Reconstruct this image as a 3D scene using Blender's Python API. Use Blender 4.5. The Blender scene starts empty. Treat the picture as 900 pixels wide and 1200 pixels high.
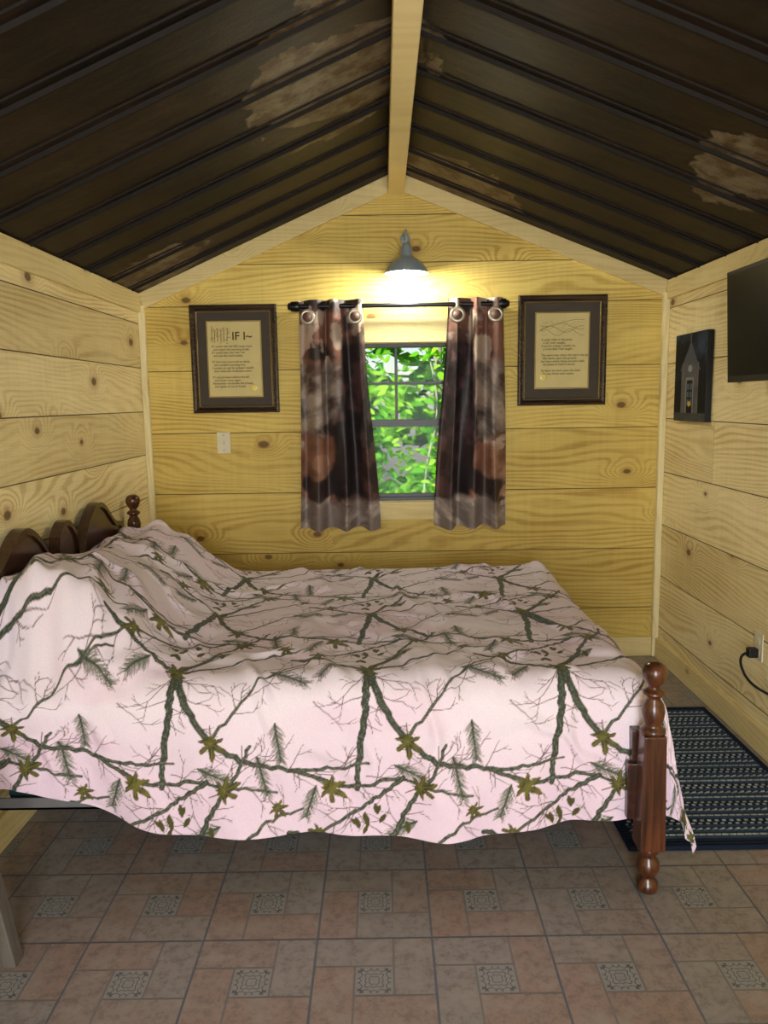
import bpy, math, random
import numpy as np
from mathutils import Vector, Matrix
random.seed(7); RNG=np.random.RandomState(11)
scn=bpy.context.scene
COL=scn.collection
XL,XR,YB,YF=-1.335,1.585,4.40,-1.40
RX,RZ=0.09,2.72; EL,ER=2.10,2.13

# ---------------------------------------------------------------- materials
def new_mat(name):
    m=bpy.data.materials.new(name); m.use_nodes=True
    nt=m.node_tree; b=nt.nodes["Principled BSDF"]; return m,nt,b
def simple(name,col,rough=.5,metal=0,spec=.5,noise=0.12,nscale=30,bump=0.0,emit=None,estr=0):
    m,nt,b=new_mat(name)
    tc=nt.nodes.new('ShaderNodeTexCoord')
    n=nt.nodes.new('ShaderNodeTexNoise'); n.inputs['Scale'].default_value=nscale; n.inputs['Detail'].default_value=4
    nt.links.new(tc.outputs['Object'],n.inputs['Vector'])
    mx=nt.nodes.new('ShaderNodeMix'); mx.data_type='RGBA'
    mx.inputs[6].default_value=(*[c*(1-noise) for c in col],1); mx.inputs[7].default_value=(*[min(1,c*(1+noise)) for c in col],1)
    nt.links.new(n.outputs['Fac'],mx.inputs[0]); nt.links.new(mx.outputs[2],b.inputs['Base Color'])
    b.inputs['Roughness'].default_value=rough; b.inputs['Metallic'].default_value=metal
    b.inputs['Specular IOR Level'].default_value=spec
    if bump:
        bp=nt.nodes.new('ShaderNodeBump'); bp.inputs['Strength'].default_value=bump; bp.inputs['Distance'].default_value=.004
        nt.links.new(n.outputs['Fac'],bp.inputs['Height']); nt.links.new(bp.outputs['Normal'],b.inputs['Normal'])
    if emit: b.inputs['Emission Color'].default_value=(*emit,1); b.inputs['Emission Strength'].default_value=estr
    return m
def M(nt,op,a,b=None,c=None,clamp=False):
    n=nt.nodes.new('ShaderNodeMath'); n.operation=op; n.use_clamp=clamp
    for i,v in enumerate((a,b,c)):
        if v is None: continue
        if isinstance(v,(int,float)): n.inputs[i].default_value=v
        else: nt.links.new(v,n.inputs[i])
    return n.outputs[0]
def MR(nt,v,a,b,c=0,d=1,smooth=True):
    n=nt.nodes.new('ShaderNodeMapRange'); n.interpolation_type='SMOOTHSTEP' if smooth else 'LINEAR'
    nt.links.new(v,n.inputs[0])
    for i,x in enumerate((a,b,c,d)): n.inputs[i+1].default_value=x
    return n.outputs[0]
def MIX(nt,f,a,b,mode='MIX'):
    n=nt.nodes.new('ShaderNodeMix'); n.data_type='RGBA'; n.blend_type=mode
    for i,v in ((0,f),(6,a),(7,b)):
        if isinstance(v,(int,float)): n.inputs[i].default_value=v
        elif isinstance(v,tuple): n.inputs[i].default_value=(*v,1)
        else: nt.links.new(v,n.inputs[i])
    return n.outputs[2]
def VEC(nt,x,y,z):
    n=nt.nodes.new('ShaderNodeCombineXYZ')
    for i,v in enumerate((x,y,z)):
        if isinstance(v,(int,float)): n.inputs[i].default_value=v
        else: nt.links.new(v,n.inputs[i])
    return n.outputs[0]
def NOISE(nt,vec,scale=1,detail=3,rough=.5,dist=0):
    n=nt.nodes.new('ShaderNodeTexNoise'); nt.links.new(vec,n.inputs['Vector'])
    n.inputs['Scale'].default_value=scale; n.inputs['Detail'].default_value=detail
    n.inputs['Roughness'].default_value=rough; n.inputs['Distortion'].default_value=dist
    return n.outputs['Fac']
def pine(name,axis,light,dark,across='Z',knots=1.0,ringamt=.55,keepth=.50):
    m,nt,b=new_mat(name)
    tc=nt.nodes.new('ShaderNodeTexCoord'); sp=nt.nodes.new('ShaderNodeSeparateXYZ'); nt.links.new(tc.outputs['Object'],sp.inputs[0])
    a=sp.outputs[axis]; z=sp.outputs[across]
    at=nt.nodes.new('ShaderNodeAttribute'); at.attribute_name='rnd'; r=at.outputs['Fac']
    a2=M(nt,'ADD',a,M(nt,'MULTIPLY',r,13.7))
    z2=M(nt,'ADD',z,M(nt,'MULTIPLY',r,3.1))
    n1=NOISE(nt,VEC(nt,M(nt,'MULTIPLY',a2,.55),M(nt,'MULTIPLY',z2,2.6),r),1,2.5,.4)
    vo=nt.nodes.new('ShaderNodeTexVoronoi'); vo.inputs['Scale'].default_value=1; vo.voronoi_dimensions='2D'
    nt.links.new(VEC(nt,M(nt,'MULTIPLY',a2,2.0),M(nt,'MULTIPLY',z2,3.2),0),vo.inputs['Vector'])
    d=vo.outputs['Distance']
    sc=nt.nodes.new('ShaderNodeSeparateXYZ'); nt.links.new(vo.outputs['Color'],sc.inputs[0])
    keep=M(nt,'GREATER_THAN',sc.outputs[0],keepth)
    ks=MR(nt,sc.outputs[1],0,1,.55,1.25,False)       # knot size varies
    dk=M(nt,'DIVIDE',d,ks)
    halo=M(nt,'MULTIPLY',MR(nt,d,.34,.02),keep)
    phase=M(nt,'ADD',M(nt,'ADD',M(nt,'MULTIPLY',z2,58),M(nt,'MULTIPLY',n1,32)),M(nt,'MULTIPLY',halo,7))
    rings=M(nt,'SINE',M(nt,'MULTIPLY',phase,4.0))
    rings=MR(nt,rings,-.5,1,0,1)
    fine=NOISE(nt,VEC(nt,M(nt,'MULTIPLY',a2,5),M(nt,'MULTIPLY',z2,150),r),1,3,.6)
    patch=NOISE(nt,VEC(nt,M(nt,'MULTIPLY',a2,1.1),M(nt,'MULTIPLY',z2,3.5),r),1.3,3,.5)
    ramp=MR(nt,patch,.35,.65,.45,1.2)
    saw=NOISE(nt,VEC(nt,M(nt,'MULTIPLY',a2,42),M(nt,'MULTIPLY',z2,1.5),r),1,2,.5)
    fac=M(nt,'ADD',M(nt,'MULTIPLY',M(nt,'MULTIPLY',rings,ringamt),ramp),M(nt,'ADD',M(nt,'MULTIPLY',M(nt,'SUBTRACT',fine,.45),.95),M(nt,'MULTIPLY',M(nt,'SUBTRACT',saw,.5),.35)),clamp=True)
    col=MIX(nt,fac,light,dark)
    tone=M(nt,'ADD',M(nt,'MULTIPLY',r,.34),M(nt,'MULTIPLY',patch,.5))
    tn=MR(nt,tone,.1,.75,1.14,.70,False)
    col=MIX(nt,1.0,col,VEC(nt,tn,M(nt,'POWER',tn,1.2),M(nt,'POWER',tn,1.7)),'MULTIPLY')
    core=M(nt,'MULTIPLY',M(nt,'MULTIPLY',MR(nt,dk,.068,.035),keep),knots)
    h2=M(nt,'MULTIPLY',M(nt,'MULTIPLY',MR(nt,dk,.17,.05),keep),.38*knots)
    col=MIX(nt,h2,col,(.42,.21,.05))
    col=MIX(nt,M(nt,'MULTIPLY',core,.85),col,(.11,.05,.016))
    nt.links.new(col,b.inputs['Base Color']); b.inputs['Roughness'].default_value=.62; b.inputs['Specular IOR Level'].default_value=.3
    bp=nt.nodes.new('ShaderNodeBump'); bp.inputs['Strength'].default_value=.25; bp.inputs['Distance'].default_value=.003
    nt.links.new(M(nt,'ADD',fine,M(nt,'MULTIPLY',rings,-.3)),bp.inputs['Height']); nt.links.new(bp.outputs['Normal'],b.inputs['Normal'])
    return m
PINE_B=pine('pine_back','X',(.78,.60,.165),(.45,.26,.04),ringamt=.48)
PINE_S=pine('pine_side','Y',(.90,.765,.41),(.58,.385,.125),ringamt=.45)
TRIM_X=pine('pine_trim_x','X',(.82,.68,.33),(.62,.46,.18),knots=0,ringamt=.3)
TRIM_Y=pine('pine_trim_y','Y',(.84,.70,.34),(.66,.48,.19),knots=.5,ringamt=.3)
TRIM_Z=pine('pine_trim_z','Z',(.84,.74,.42),(.66,.52,.22),across='X',knots=0,ringamt=.3)
DARKGAP=simple('shadow_gap_wood',(.11,.065,.02),.9)
def woodstain(name,axis,c1,c2,rough=.28):
    m,nt,b=new_mat(name)
    tc=nt.nodes.new('ShaderNodeTexCoord'); sp=nt.nodes.new('ShaderNodeSeparateXYZ'); nt.links.new(tc.outputs['Object'],sp.inputs[0])
    k={'X':(3,45,45),'Y':(45,3,45),'Z':(45,45,3)}[axis]
    v=VEC(nt,*[M(nt,'MULTIPLY',sp.outputs[i],k[i]) for i in range(3)])
    f=NOISE(nt,v,1,4,.6,.6)
    col=MIX(nt,MR(nt,f,.3,.7),c1,c2); nt.links.new(col,b.inputs['Base Color'])
    b.inputs['Roughness'].default_value=rough; b.inputs['Coat Weight'].default_value=.3
    return m
CHERRY_Z=woodstain('cherry_wood_z','Z',(.022,.007,.003),(.110,.032,.010))
CHERRY_Y=woodstain('cherry_wood_y','Y',(.016,.006,.003),(.055,.018,.009))
def vcol(name,rough=.8,bump=.2,bscale=220,sheen=0,spec=.3,trans=0):
    m,nt,b=new_mat(name)
    at=nt.nodes.new('ShaderNodeAttribute'); at.attribute_name='Col'
    tc=nt.nodes.new('ShaderNodeTexCoord')
    n=NOISE(nt,tc.outputs['Object'],bscale,3,.6)
    col=MIX(nt,1.0,at.outputs['Color'],VEC(nt,*[MR(nt,n,.2,.8,.9,1.08,False)]*3),'MULTIPLY')
    nt.links.new(col,b.inputs['Base Color']); b.inputs['Roughness'].default_value=rough; b.inputs['Specular IOR Level'].default_value=spec
    b.inputs['Sheen Weight'].default_value=sheen
    bp=nt.nodes.new('ShaderNodeBump'); bp.inputs['Strength'].default_value=bump; bp.inputs['Distance'].default_value=.002
    nt.links.new(n,bp.inputs['Height']); nt.links.new(bp.outputs['Normal'],b.inputs['Normal'])
    return m
BLACK=simple('black_metal',(.012,.012,.013),.35,.6)
BLKPL=simple('black_plastic',(.010,.010,.011),.45,0,.3)
GREYM=simple('grey_painted_metal',(.18,.18,.18),.5,.3)

# ---------------------------------------------------------------- geometry helpers
def mk(name,verts,faces,mats,parent=None,fm=None,smooth=False,loc=None,rnd=None,bevel=0,bseg=2):
    me=bpy.data.meshes.new(name); me.from_pydata([tuple(v) for v in verts],[],faces); me.update()
    if not isinstance(mats,(list,tuple)): mats=[mats]
    for m in mats: me.materials.append(m)
    if fm is not None: me.polygons.foreach_set('material_index',fm)
    if smooth: me.polygons.foreach_set('use_smooth',[True]*len(me.polygons))
    if rnd is not None:
        a=me.attributes.new('rnd','FLOAT','FACE'); a.data.foreach_set('value',rnd)
    o=bpy.data.objects.new(name,me); COL.objects.link(o)
    if parent: o.parent=parent
    if loc: o.location=loc
    if bevel:
        md=o.modifiers.new('bevel','BEVEL'); md.width=bevel; md.segments=bseg; md.limit_method='ANGLE'
    return o
def empty(name,loc=(0,0,0)):
    o=bpy.data.objects.new(name,None); COL.objects.link(o); o.empty_display_size=.1; return o
class G:
    def __init__(s): s.v=[];s.f=[];s.m=[];s.r=[]
    def quad(s,pts,m=0,r=0):
        n=len(s.v); s.v+=[tuple(p) for p in pts]; s.f.append(tuple(range(n,n+len(pts)))); s.m.append(m); s.r.append(r)
    def box(s,x0,x1,y0,y1,z0,z1,m=0,r=0):
        n=len(s.v)
        s.v+=[(x,y,z) for z in (z0,z1) for (x,y) in ((x0,y0),(x1,y0),(x1,y1),(x0,y1))]
        for f in ((0,3,2,1),(4,5,6,7),(0,1,5,4),(1,2,6,5),(2,3,7,6),(3,0,4,7)):
            s.f.append(tuple(n+i for i in f)); s.m.append(m); s.r.append(r)
    def hull(s,a,b,m=0,r=0):
        n=len(s.v); k=len(a); s.v+=[tuple(p) for p in a]+[tuple(p) for p in b]
        fs=[tuple(reversed(range(n,n+k))),tuple(range(n+k,n+2*k))]+[(n+i,n+(i+1)%k,n+k+(i+1)%k,n+k+i) for i in range(k)]
        for f in fs: s.f.append(f); s.m.append(m); s.r.append(r)
    def lathe(s,prof,c=(0,0,0),seg=28,m=0,r=0,axis='Z'):
        n=len(s.v)
        for (rad,h) in prof:
            for i in range(seg):
                t=2*math.pi*i/seg; p=(rad*math.cos(t),rad*math.sin(t),h)
                if axis=='X': p=(p[2],p[0],p[1])
                if axis=='Y': p=(p[0],-p[2],p[1])
                s.v.append((c[0]+p[0],c[1]+p[1],c[2]+p[2]))
        for j in range(len(prof)-1):
            for i in range(seg):
                a=n+j*seg+i; b=n+j*seg+(i+1)%seg
                s.f.append((a,b,b+seg,a+seg)); s.m.append(m); s.r.append(r)
        s.f.append(tuple(n+i for i in reversed(range(seg)))); s.m.append(m); s.r.append(r)
        k=n+(len(prof)-1)*seg; s.f.append(tuple(k+i for i in range(seg))); s.m.append(m); s.r.append(r)
    def obj(s,name,mats,**k): return mk(name,s.v,s.f,mats,fm=s.m,rnd=s.r,**k)
def tube(name,pts,rad,mat,parent=None,cyclic=False):
    c=bpy.data.curves.new(name,'CURVE'); c.dimensions='3D'; c.bevel_depth=rad; c.bevel_resolution=4; c.resolution_u=10; c.use_fill_caps=True
    sp=c.splines.new('NURBS'); sp.points.add(len(pts)-1)
    for p,q in zip(sp.points,pts): p.co=(*q,1)
    sp.order_u=3; sp.use_endpoint_u=not cyclic; sp.use_cyclic_u=cyclic
    c.materials.append(mat); o=bpy.data.objects.new(name,c); COL.objects.link(o)
    if parent: o.parent=parent
    return o
def grid_obj(name,P,C,mat,parent=None,flip=False):
    h,w=P.shape[:2]; me=bpy.data.meshes.new(name)
    nv=h*w; me.vertices.add(nv); me.vertices.foreach_set('co',P.reshape(-1).astype(np.float32))
    idx=np.arange(nv).reshape(h,w)
    q=np.stack([idx[:-1,:-1],idx[:-1,1:],idx[1:,1:],idx[1:,:-1]],-1).reshape(-1,4)
    if flip: q=q[:,::-1]
    nf=len(q); me.loops.add(nf*4); me.loops.foreach_set('vertex_index',q.reshape(-1).astype(np.int32))
    me.polygons.add(nf); me.polygons.foreach_set('loop_start',(np.arange(nf)*4).astype(np.int32))
    me.polygons.foreach_set('loop_total',np.full(nf,4,np.int32))
    me.update(calc_edges=True); me.polygons.foreach_set('use_smooth',np.ones(nf,bool))
    a=me.color_attributes.new('Col','FLOAT_COLOR','POINT')
    c4=np.ones((nv,4),np.float32); c4[:,:3]=np.clip(C.reshape(-1,3),0,1); a.data.foreach_set('color',c4.reshape(-1))
    me.materials.append(mat); me.validate()
    o=bpy.data.objects.new(name,me); COL.objects.link(o)
    if parent: o.parent=parent
    return o
_tabs={}
def vn(x,y,seed=0):
    if seed not in _tabs: _tabs[seed]=np.random.RandomState(seed+100).rand(64,64)
    T=_tabs[seed]; xi=np.floor(x).astype(int); yi=np.floor(y).astype(int); fx=x-xi; fy=y-yi
    fx=fx*fx*(3-2*fx); fy=fy*fy*(3-2*fy)
    a=T[yi%64,xi%64];b=T[yi%64,(xi+1)%64];c=T[(yi+1)%64,xi%64];d=T[(yi+1)%64,(xi+1)%64]
    return (a*(1-fx)+b*fx)*(1-fy)+(c*(1-fx)+d*fx)*fy
def fbm(x,y,seed=0,o=4):
    s=0;a=.5;t=0
    for i in range(o):
        s=s+a*vn(x*2**i+i*7.3,y*2**i+i*3.1,seed+i); t+=a; a*=.5
    return s/t
def ss(a,b,x):
    t=np.clip((x-a)/(b-a),0,1); return t*t*(3-2*t)

# ---------------------------------------------------------------- room shell
WX0,WX1,WZ0,WZ1=-.235,.395,.93,1.82     # window opening
g=G(); gap=.0022
zs=[0,.29,.64,.99,1.335,1.68,2.03,2.25,2.50,2.8]
brn=[1.0,.95,.72,.80,.30,.55,.10,.42,.2]
for i in range(len(zs)-1):
    z0,z1=zs[i]+gap,zs[i+1]-gap; r=brn[i]
    y=YB
    def xl(z): return XL if z<=EL else XL+(z-EL)/(RZ-EL)*(RX-XL)
    def xr(z): return XR if z<=ER else XR-(z-ER)/(RZ-ER)*(XR-RX)
    zt=min(z1,RZ-.001)
    if z0>RZ: continue
    cuts=sorted(set([z0,zt]+[c for c in (EL,ER,WZ0,WZ1) if z0<c<zt]))
    for a,bb in zip(cuts[:-1],cuts[1:]):
        mid=(a+bb)/2
        if WZ0<mid<WZ1:
            g.quad([(xl(a),y,a),(WX0,y,a),(WX0,y,bb),(xl(bb),y,bb)],0,r)
            g.quad([(WX1,y,a),(xr(a),y,a),(xr(bb),y,bb),(WX1,y,bb)],0,r)
        else:
            g.quad([(xl(a),y,a),(xr(a),y,a),(xr(bb),y,bb),(xl(bb),y,bb)],0,r)
y0,y1=YB+.004,YB+.12
g.box(XL-.1,WX0,y0,y1,0,EL,1); g.box(WX1,XR+.1,y0,y1,0,EL,1)
g.box(WX0,WX1,y0,y1,0,WZ0,1); g.box(WX0,WX1,y0,y1,WZ1,EL,1)
g.hull([(XL-.1,y0,EL),(XR+.1,y0,EL),(RX,y0,RZ+.03)],[(XL-.1,y1,EL),(XR+.1,y1,EL),(RX,y1,RZ+.03)],1)
g.obj('wall_back',[PINE_B,DARKGAP])
def sidewall(name,x,zs,sgn,seed):
    rg=np.random.RandomState(seed); g=G(); top=EL if sgn<0 else ER
    for a,b in zip(zs[:-1],zs[1:]):
        b=min(b,top)
        if a>=top: break
        r=rg.rand()*.9
        ys=[YF,YB] if rg.rand()<.4 else [YF,rg.uniform(.4,3.9),YB]
        for k in range(len(ys)-1):
            rr=(r+k*.35)%1
            pts=[(x,ys[k]+gap*.4,a+gap),(x,ys[k+1]-gap*.4,a+gap),(x,ys[k+1]-gap*.4,b-gap),(x,ys[k]+gap*.4,b-gap)]
            g.quad(pts if sgn>0 else pts[::-1],0,rr)
    xb=x+sgn*.004
    g.box(min(xb,xb+sgn*.1),max(xb,xb+sgn*.1),YF-.1,YB,0,top,1)
    g.obj(name,[PINE_S,DARKGAP])
sidewall('wall_left',XL,[0,.26,.50,.74,.98,1.22,1.46,1.70,1.94,2.2],-1,5)
sidewall('wall_right',XR,[0,.18,.48,.78,1.08,1.38,1.68,1.98,2.3],1,9)
g=G()
DX0,DX1,DZ=-.45,.75,2.02
g.box(XL-.1,DX0,YF-.1,YF,0,EL); g.box(DX1,XR+.1,YF-.1,YF,0,EL); g.box(DX0,DX1,YF-.1,YF,DZ,EL)
g.hull([(XL-.1,YF-.1,EL),(XR+.1,YF-.1,EL),(RX,YF-.1,RZ+.03)],[(XL-.1,YF,EL),(XR+.1,YF,EL),(RX,YF,RZ+.03)])
g.obj('wall_front',[PINE_B])
# ceiling
RIB0=YB-.16; RSP=.30
def ceilmat():
    m,nt,b=new_mat('stained_roof_panels')
    tc=nt.nodes.new('ShaderNodeTexCoord'); P=tc.outputs['Object']
    sp=nt.nodes.new('ShaderNodeSeparateXYZ'); nt.links.new(P,sp.inputs[0])
    pidx=M(nt,'FLOOR',M(nt,'DIVIDE',M(nt,'SUBTRACT',RIB0,sp.outputs[1]),RSP))
    side=M(nt,'GREATER_THAN',sp.outputs[0],RX)
    wn=nt.nodes.new('ShaderNodeTexWhiteNoise'); wn.noise_dimensions='2D'
    nt.links.new(VEC(nt,pidx,side,0),wn.inputs['Vector']); pr=wn.outputs['Value']
    P2=VEC(nt,M(nt,'ADD',sp.outputs[0],M(nt,'MULTIPLY',pr,.35)),sp.outputs[1],sp.outputs[2])
    n1=NOISE(nt,P2,2.6,5,.6,.5); n2=NOISE(nt,P,10,5,.7)
    stre=NOISE(nt,VEC(nt,M(nt,'MULTIPLY',sp.outputs[0],2.2),M(nt,'MULTIPLY',sp.outputs[1],42),pr),1,4,.65)
    base=MIX(nt,MR(nt,n1,.35,.65),(.006,.0035,.0025),(.021,.012,.007))
    base=MIX(nt,MR(nt,stre,.42,.75,0,.55),base,(.036,.022,.013))
    base=MIX(nt,MR(nt,n2,.5,.8,0,.35),base,(.038,.025,.016))
    pm=MR(nt,pr,0,1,.6,1.3,False)
    base=MIX(nt,1.0,base,VEC(nt,pm,pm,pm),'MULTIPLY')
    tot=None
    for (px,py,rx,ry) in ((-.12,2.88,.33,.50),(-1.12,4.07,.36,.30),(.38,4.10,.32,.30),(1.30,2.80,.22,.38)):
        dx=M(nt,'DIVIDE',M(nt,'SUBTRACT',sp.outputs[0],px),rx); dy=M(nt,'DIVIDE',M(nt,'SUBTRACT',sp.outputs[1],py),ry)
        d=M(nt,'SQRT',M(nt,'ADD',M(nt,'MULTIPLY',dx,dx),M(nt,'MULTIPLY',dy,dy)))
        d=M(nt,'ADD',d,M(nt,'ADD',M(nt,'MULTIPLY',M(nt,'SUBTRACT',n1,.5),1.9),M(nt,'MULTIPLY',M(nt,'SUBTRACT',pr,.5),.5)))
        mk_=MR(nt,d,1.02,.96)
        tot=mk_ if tot is None else M(nt,'MAXIMUM',tot,mk_)
    pale=MIX(nt,MR(nt,n2,.38,.62),(.075,.040,.016),(.20,.16,.10))
    pale=MIX(nt,MR(nt,stre,.4,.7,0,.6),pale,(.12,.09,.055))
    col=MIX(nt,M(nt,'MULTIPLY',tot,.85),base,pale)
    nt.links.new(col,b.inputs['Base Color']); b.inputs['Roughness'].default_value=.55; b.inputs['Specular IOR Level'].default_value=.2
    bp=nt.nodes.new('ShaderNodeBump'); bp.inputs['Strength'].default_value=.3; bp.inputs['Distance'].default_value=.01
    nt.links.new(n2,bp.inputs['Height']); nt.links.new(bp.outputs['Normal'],b.inputs['Normal'])
    return m
CEIL=ceilmat(); RIBM=simple('dark_roof_seam',(.009,.006,.004),.7,0,.2)
g=G()
ya,yb=YF-.2,YB+.25
for xa,ze,sg in ((XL,EL,-1),(XR,ER,1)):
    sl=(RZ-ze)/abs(RX-xa); xo=xa+sg*.25; zo=ze-sl*.25
    A=[(RX,ya,RZ),(xo,ya,zo),(xo,ya,zo+.05),(RX,ya,RZ+.05)]
    B=[(p[0],yb,p[2]) for p in A]; g.hull(A,B,0)
    y=RIB0
    while y>YF:
        def rib(yc,w,h,m):
            A=[(RX,yc-w,RZ+.002),(RX,yc-w*.5,RZ-h),(RX,yc+w*.5,RZ-h),(RX,yc+w,RZ+.002)]
            Bq=[(xa,p[1],p[2]-sl*abs(RX-xa)) for p in A]; g.hull(A,Bq,m)
        rib(y,.010,.013,1)
        rib(y-.05,.004,.006,1)
        y-=RSP
g.obj('ceiling',[CEIL,RIBM])
# trims
def board(g,p1,p2,nrm,w,t,m=0,r=.5,up=None):
    p1,p2,nrm=Vector(p1),Vector(p2),Vector(nrm).normalized()
    d=(p2-p1).normalized(); s=d.cross(nrm).normalized()
    if up is not None and s.dot(Vector(up))<0: s=-s
    a=[p1,p1+s*w,p1+s*w+nrm*t,p1+nrm*t]; b=[p2,p2+s*w,p2+s*w+nrm*t,p2+nrm*t]
    g.hull(a,b,m,r)
t=.02
g=G(); sx=YB-.001
board(g,(XL,sx,EL),(RX,sx,RZ),(0,-1,0),.085,t,0,.3,(0,0,-1)); g.obj('trim_1',[TRIM_X],bevel=.003)
g=G(); board(g,(XR,sx-.001,ER),(RX,sx-.001,RZ),(0,-1,0),.085,t,0,.6,(0,0,-1)); g.obj('trim_2',[TRIM_X],bevel=.003)
g=G(); g.box(XL,XL+.02,YF,YB-.03,EL-.10,EL,0,.2); g.obj('trim_3',[TRIM_Y],bevel=.003)
g=G(); g.box(XR-.02,XR,YF,YB-.03,ER-.10,ER,0,.35); g.obj('trim_4',[TRIM_Y],bevel=.003)
g=G(); g.box(XL,XL+.035,YB-.035,YB,0,EL-.06,0,.2); g.obj('trim_5',[TRIM_Z],bevel=.006)
g=G(); g.box(XR-.035,XR,YB-.035,YB,0,ER-.06,0,.2); g.obj('trim_6',[TRIM_Z],bevel=.006)
g=G(); g.box(RX-.043,RX+.043,YF,YB-.001,RZ-.115,RZ-.03,0,.1); g.obj('ridge_beam',[TRIM_Y],bevel=.004)
g=G(); g.box(XL+.035,XR-.035,YB-.022,YB,0,.115,0,.9); g.obj('baseboard_back',[TRIM_X],bevel=.004)
g=G(); g.box(XL,XL+.02,YF,YB-.035,0,.115,0,.4); g.obj('baseboard_left',[TRIM_Y],bevel=.004)
g=G(); g.box(XR-.02,XR,YF,YB-.035,0,.115,0,.4); g.obj('baseboard_right',[TRIM_Y],bevel=.004)

# floor tiles
def floormat(medal=False):
    m,nt,b=new_mat('floor_medallion' if medal else 'floor_brick')
    at=nt.nodes.new('ShaderNodeAttribute'); at.attribute_name='rnd'; r=at.outputs['Fac']
    tc=nt.nodes.new('ShaderNodeTexCoord')
    n=NOISE(nt,tc.outputs['Object'],34,7,.8); n2=NOISE(nt,tc.outputs['Object'],11,3,.5)
    if not medal:
        c=MIX(nt,MR(nt,r,.15,.85),(.295,.212,.172),(.265,.242,.222))
        c=MIX(nt,MR(nt,n,.44,.62,0,.75),c,(.165,.13,.112))
        c=MIX(nt,MR(nt,n2,.45,.7,0,.5),c,(.33,.29,.255))
    else:
        uv=nt.nodes.new('ShaderNodeUVMap'); s=nt.nodes.new('ShaderNodeSeparateXYZ'); nt.links.new(uv.outputs[0],s.inputs[0])
        x=M(nt,'ABSOLUTE',M(nt,'SUBTRACT',s.outputs[0],.5)); y=M(nt,'ABSOLUTE',M(nt,'SUBTRACT',s.outputs[1],.5))
        u=M(nt,'MULTIPLY',M(nt,'ADD',x,y),13.0); v=M(nt,'MULTIPLY',M(nt,'ABSOLUTE',M(nt,'SUBTRACT',x,y)),15.0)
        rr=M(nt,'MULTIPLY',M(nt,'SQRT',M(nt,'ADD',M(nt,'MULTIPLY',x,x),M(nt,'MULTIPLY',y,y))),24)
        f=M(nt,'ADD',M(nt,'MULTIPLY',M(nt,'SINE',u),M(nt,'COSINE',v)),M(nt,'MULTIPLY',M(nt,'SINE',rr),.45))
        ln=MR(nt,M(nt,'ABSOLUTE',f),.34,.20)
        mxx=M(nt,'MAXIMUM',x,y)
        ln=M(nt,'MULTIPLY',ln,M(nt,'LESS_THAN',mxx,.45))
        c=MIX(nt,ln,(.27,.27,.255),(.085,.088,.092))
        c=MIX(nt,MR(nt,n,.4,.8,0,.5),c,(.17,.16,.15))
    nt.links.new(c,b.inputs['Base Color']); b.inputs['Roughness'].default_value=.38
    bp=nt.nodes.new('ShaderNodeBump'); bp.inputs['Strength'].default_value=.15; bp.inputs['Distance'].default_value=.002
    nt.links.new(n,bp.inputs['Height']); nt.links.new(bp.outputs['Normal'],b.inputs['Normal'])
    return m
GROUT=simple('floor_grout',(.19,.175,.165),.6); GROUT2=simple('floor_grout_dark',(.135,.145,.17),.6)
g=G(); L=.322; md=.104; cx0,cy0=-.044,2.16
nx0=math.floor((XL-cx0)/L)-1; nx1=math.ceil((XR-cx0)/L)+1
ny0=math.floor((YF-cy0)/L)-1; ny1=math.ceil((YB-cy0)/L)+1
H=L/2; q=md/2
def clipbox(x0,x1,y0,y1,z,m,r):
    x0=max(x0,XL);x1=min(x1,XR);y0=max(y0,YF);y1=min(y1,YB)
    if x1-x0<.002 or y1-y0<.002: return
    g.quad([(x0,y0,z),(x1,y0,z),(x1,y1,z),(x0,y1,z)],m,r)
for i in range(nx0,nx1+1):
    for j in range(ny0,ny1+1):
        cx,cy=cx0+i*L,cy0+j*L; e=.0030; E=.0032
        rects=[(-H,q,q,H),(q,H,-q,H),(-q,H,-H,-q),(-H,-q,-H,q)]
        for (a,b_,c,d) in rects:
            a2=a+(E if a==-H else e); b2=b_-(E if b_==H else e); c2=c+(E if c==-H else e); d2=d-(E if d==H else e)
            clipbox(cx+a2,cx+b2,cy+c2,cy+d2,.0,0,RNG.rand())
        clipbox(cx-q+e,cx+q-e,cy-q+e,cy+q-e,.0,1,0)
        clipbox(cx-H+E,cx+H-E,cy-H+E,cy+H-E,-.0008,2,0)
g.box(XL-.1,XR+.1,YF-.1,YB+.1,-.1,-.0015,3)
fo=g.obj('floor',[floormat(),floormat(True),GROUT,GROUT2])
uvl=fo.data.uv_layers.new(name='UVMap')
for p in fo.data.polygons:
    for k,li in enumerate(p.loop_indices): uvl.data[li].uv=((0,0),(1,0),(1,1),(0,1))[k%4]

# ---------------------------------------------------------------- window
win=empty('window_1')
WFR=simple('window_dark_frame',(.02,.021,.022),.4)
g=G()
fy0,fy1=YB+.02,YB+.075; fw=.025
g.box(WX0,WX0+fw,fy0,fy1,WZ0,WZ1);g.box(WX1-fw,WX1,fy0,fy1,WZ0,WZ1)
g.box(WX0+fw,WX1-fw,fy0,fy1,WZ0,WZ0+fw);g.box(WX0+fw,WX1-fw,fy0,fy1,WZ1-fw,WZ1)
zm=1.375
g.box(WX0+fw,WX1-fw,fy0-.006,fy1-.01,zm-.02,zm+.02)
g.box(WX0+fw,WX0+fw+.02,fy0-.004,fy0+.02,WZ0+fw,zm-.02);g.box(WX1-fw-.02,WX1-fw,fy0-.004,fy0+.02,WZ0+fw,zm-.02)
g.box(WX0+fw+.02,WX1-fw-.02,fy0-.004,fy0+.02,WZ0+fw,WZ0+fw+.02)
wc=(WX0+WX1)/2; zz=(zm+WZ1)/2
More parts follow.
